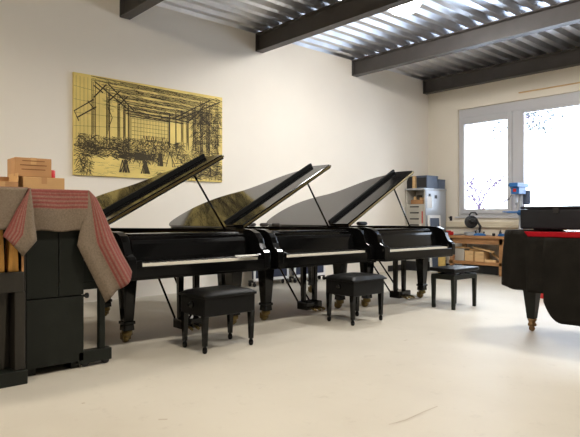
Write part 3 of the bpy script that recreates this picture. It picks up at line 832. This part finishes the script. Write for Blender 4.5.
# ------------------------------------------------------------------ workbench under the window
o3 = (-5.3, 10.35, 0)
t = empty('workbench', o3); tag(t, 'wooden workbench under the window with a lower shelf', 'workbench')
MB().box(-6.42,-4.2,10.05,10.66,.71,.76).build('bench_top', M['wood'], t, rel=o3, bevel=.005)
b = MB(); b.box(-6.36,-4.26,10.09,10.115,.60,.71); b.build('apron', M['wood'], t, rel=o3)
MB().box(-6.36,-4.26,10.12,10.62,.215,.245).build('lower_shelf', M['wood'], t, rel=o3, bevel=.003)
MB().box(-6.36,-4.26,10.09,10.12,.19,.255).build('shelf_rail', M['wood'], t, rel=o3, bevel=.003)
for x in (-6.34,-5.28,-4.34):
    for y in (10.09,10.56): MB().box(x,x+.08,y,y+.07,0,.71).build('leg', M['wood'], t, rel=o3, bevel=.004)
t = empty('tool_chest', (-5.72, 10.40, 0)); tag(t, 'low dark chest on the floor under the workbench', 'chest')
MB().box(-.40,.40,-.14,.14,.015,.17).build('chest_body', M['dark'], t, bevel=.008)
for x in (-.3,.3): MB().box(x-.03,x+.03,-.12,.12,0,.015).build('foot', M['dark'], t)
# timber offcuts on the lower shelf
offc = [(-6.20,.22,.20,.20,.24,'grey'), (-5.97,.19,.24,.26,.21,0), (-5.75,.19,.24,.24,.20,0)]
lab = ['grey block at the left on the workbench shelf','large pale block left of centre on the workbench shelf','large pale block right of centre on the workbench shelf']
for (x, sx, sy, dz, sz, g), l in zip(offc, lab):
    one(MB().box(-sx/2,sx/2,-sy/2,sy/2,0,sz), 'timber_block', M['drawer'] if g else M['woodl'], (x,10.32,.247), l, 'wood block', 'offcuts on the workbench shelf', bevel=.004)
def plank(p, q, w_, h_, l):
    p, q = Vector(p), Vector(q); d = q-p; L = d.length
    o = MB().box(0,L,-w_/2,w_/2,0,h_).build('timber_offcut', M['woodl'], bevel=.003)
    o.location = p; o.rotation_euler = d.to_track_quat('X','Z').to_euler(); tag(o, l, 'wood offcut', 'offcuts on the workbench shelf')
plank((-6.28,10.22,.497),(-5.98,10.26,.497), .07, .03, 'short flat offcut on the left blocks of the workbench shelf')
plank((-6.00,10.30,.462),(-5.60,10.34,.457), .08, .035, 'long pale offcut lying across the two large blocks')
plank((-5.90,10.24,.515),(-5.45,10.22,.435), .06, .03, 'slanting offcut sliding off the blocks to the right')
plank((-5.60,10.18,.248),(-5.38,10.2,.249), .08, .05, 'short thick offcut on the shelf right of the blocks')
plank((-5.595,10.42,.40),(-5.40,10.42,.265), .08, .03, 'offcut leaning against the right large block')

# ------------------------------------------------------------------ tools on the workbench
zb = .762
t = empty('mitre_saw', (-5.98, 10.40, zb), R(-52)); tag(t, 'dark mitre saw with silver base on the workbench', 'saw')
b = MB(); b.box(-.26,.26,-.16,.16,0,.05); b.lathe([(.13,.05),(.13,.062),(.12,.064)], (0,-.04,0), 24); b.build('base', M['greym'], t, bevel=.006)
MB().box(-.27,.27,.04,.06,.05,.11).build('fence', M['greym'], t, bevel=.003)
MB().tube([(.0,.10,.05),(.0,.13,.18),(.0,.06,.30),(.0,-.04,.36)], .028, 10).build('arm', M['dark'], t)
MB().lathe([(.04,-.02),(.125,-.02),(.13,-.01),(.13,.01),(.125,.02),(.04,.02)], (0,-.05,.27), 26, 'x').build('blade_guard', M['dark'], t)
MB().lathe([(.03,0),(.052,.01),(.052,.14),(.04,.15)], (.025,-.04,.30), 18, 'x').build('motor', M['dark'], t)
MB().tube([(-.01,-.09,.40),(-.01,-.05,.455),(-.01,.03,.46),(-.01,.07,.41)], .017, 10).build('handle', M['dark'], t)
MB().lathe([(.02,-.03),(.045,-.03),(.045,-.022),(.02,-.022)], (0,-.05,.27), 20, 'x').build('blade_hub', M['red'], t)
t = empty('pillar_drill', (-5.02, 10.36, zb)); tag(t, 'blue pillar drill standing on the workbench before the window mullion', 'drill press')
MB().box(-.13,.13,-.2,.16,0,.05).build('base', M['blue'], t, bevel=.01)
MB().lathe([(.045,.05),(.045,.09),(.034,.10),(.034,.92),(.03,.93)], (0,.08,0), 18).build('column', M['greym'], t)
b = MB(); b.box(-.14,.14,-.20,.02,.445,.475); b.lathe([(.05,.40),(.052,.41),(.052,.49),(.05,.50)], (0,.08,0), 16); b.box(-.04,.04,0,.08,.42,.475); b.build('drill_table', M['blue'], t, bevel=.008)
MB().tube([(-.14,-.1,.46),(-.26,-.12,.47)], .012, 8).build('table_crank', M['blue'], t)
b = MB(); b.box(-.08,.08,-.16,.14,.80,.93); b.box(-.085,.085,-.22,.24,.93,1.01); b.build('head', M['blue'], t, bevel=.015, seg=3)
MB().lathe([(.03,.60),(.065,.62),(.07,.64),(.07,.86),(.06,.88)], (.05,.22,0), 18).build('motor', M['slate'], t)
MB().lathe([(.006,.53),(.006,.60),(.02,.605),(.026,.64),(.026,.68),(.018,.69),(.018,.80)], (0,-.10,0), 14).build('chuck', M['greym'], t)
for a in (0,120,240):
    c = Vector((-.085,-.05,.84)); d = Vector((-.3,math.cos(R(a)),math.sin(R(a)))).normalized()
    MB().tube([c, c+d*.15, c+d*.151, c+d*.175], [.006,.006,.013,.013], 8).build('feed_handle', M['dark'], t)
MB().box(-.03,.03,-.17,-.16,.84,.90).build('switch', M['red'], t)
t = empty('bench_clamp', (-6.36,10.12,zb)); tag(t, 'red clamp on the left end of the workbench', 'clamp')
b = MB(); b.box(-.06,.06,-.06,-.03,.0,.09); b.box(-.06,.06,.03,.06,0,.07); b.box(-.05,.05,-.03,.03,0,.03); b.build('clamp_body', M['red'], t, bevel=.006)
MB().tube([(0,-.10,.055),(0,.05,.055)], .010, 8).build('screw', M['greym'], t)
MB().tube([(-.06,-.10,.055),(.06,-.10,.055)], .006, 8).build('handle', M['dark'], t)
def plane_tool(loc, rz, label):
    t = empty('hand_plane', loc, rz); tag(t, label, 'plane', 'hand planes on the workbench')
    MB().prism([(-.11,0),(-.11,.03),(-.05,.05),(.06,.045),(.11,.025),(.11,0)], 'y', -.03, .03).build('plane_body', M['blue'], t, bevel=.005)
    MB().tube([(-.07,0,.04),(-.085,0,.085),(-.06,0,.115)], .014, 8).build('tote', M['dark'], t)
    MB().lathe([(.010,.03),(.012,.055),(.02,.068),(.012,.082)], (.075,0,0), 12).build('front_knob', M['dark'], t)
plane_tool((-5.72,10.18,zb), R(25), 'blue hand plane right of the mitre saw')
plane_tool((-5.26,10.22,zb), R(-20), 'blue hand plane beside the foot of the pillar drill')
one(MB().box(-.03,.03,-.2,.2,0,.018), 'steel_rule', M['greym'], (-6.32,10.36,zb), 'flat silver bar on the workbench left of the mitre saw', 'bar', bevel=.003)
b = MB(); b.lathe([(.026,0),(.028,.01),(.028,.06),(.012,.075),(.012,.1),(.008,.102)], n=14)
one(b, 'glue_bottle', M['dark'], (-5.46,10.5,zb), 'small dark bottle standing at the back of the workbench', 'bottle')
b = MB(); b.lathe([(.02,0),(.03,.01),(.03,.05),(.02,.055)], n=14)
one(b, 'small_jar', M['dark'], (-5.42,10.16,zb), 'small dark jar near the right hand plane', 'jar')
b = MB(); b.tube([(0,0,0),(0,-.06,.005),(0,-.09,.03)], .008, 8); b.box(-.03,.03,-.004,0,-.05,.05)
o = one(b, 'wall_hook', M['dark'], (-6.72,10.749,1.10), 'small dark hook on the cream wall left of the window', 'hook')

# ------------------------------------------------------------------ world, camera, view
wd = bpy.data.worlds.new('World'); sc.world = wd; wd.use_nodes = True
nt = wd.node_tree; bg = nt.nodes['Background']
bg.inputs['Color'].default_value = (.75,.86,1,1); bg.inputs['Strength'].default_value = 5.0
cam = bpy.data.cameras.new('Camera'); co = bpy.data.objects.new('Camera', cam); COL.objects.link(co)
cam.sensor_width = 36; cam.lens = 562/580*36; cam.shift_y = -1/580
co.location = (0,0,1.12); co.rotation_euler = (R(90),0,R(48)); cam.clip_end = 200
sc.camera = co
vs = sc.view_settings; vs.view_transform = 'Standard'; vs.look = 'None'; vs.gamma = 1; vs.use_curve_mapping = False
vs.exposure = 1.02
sc.cycles.use_denoising = True
sc.cycles.max_bounces = 8; sc.cycles.diffuse_bounces = 3; sc.cycles.glossy_bounces = 5; sc.cycles.transparent_max_bounces = 8
sc.cycles.sample_clamp_indirect = 8
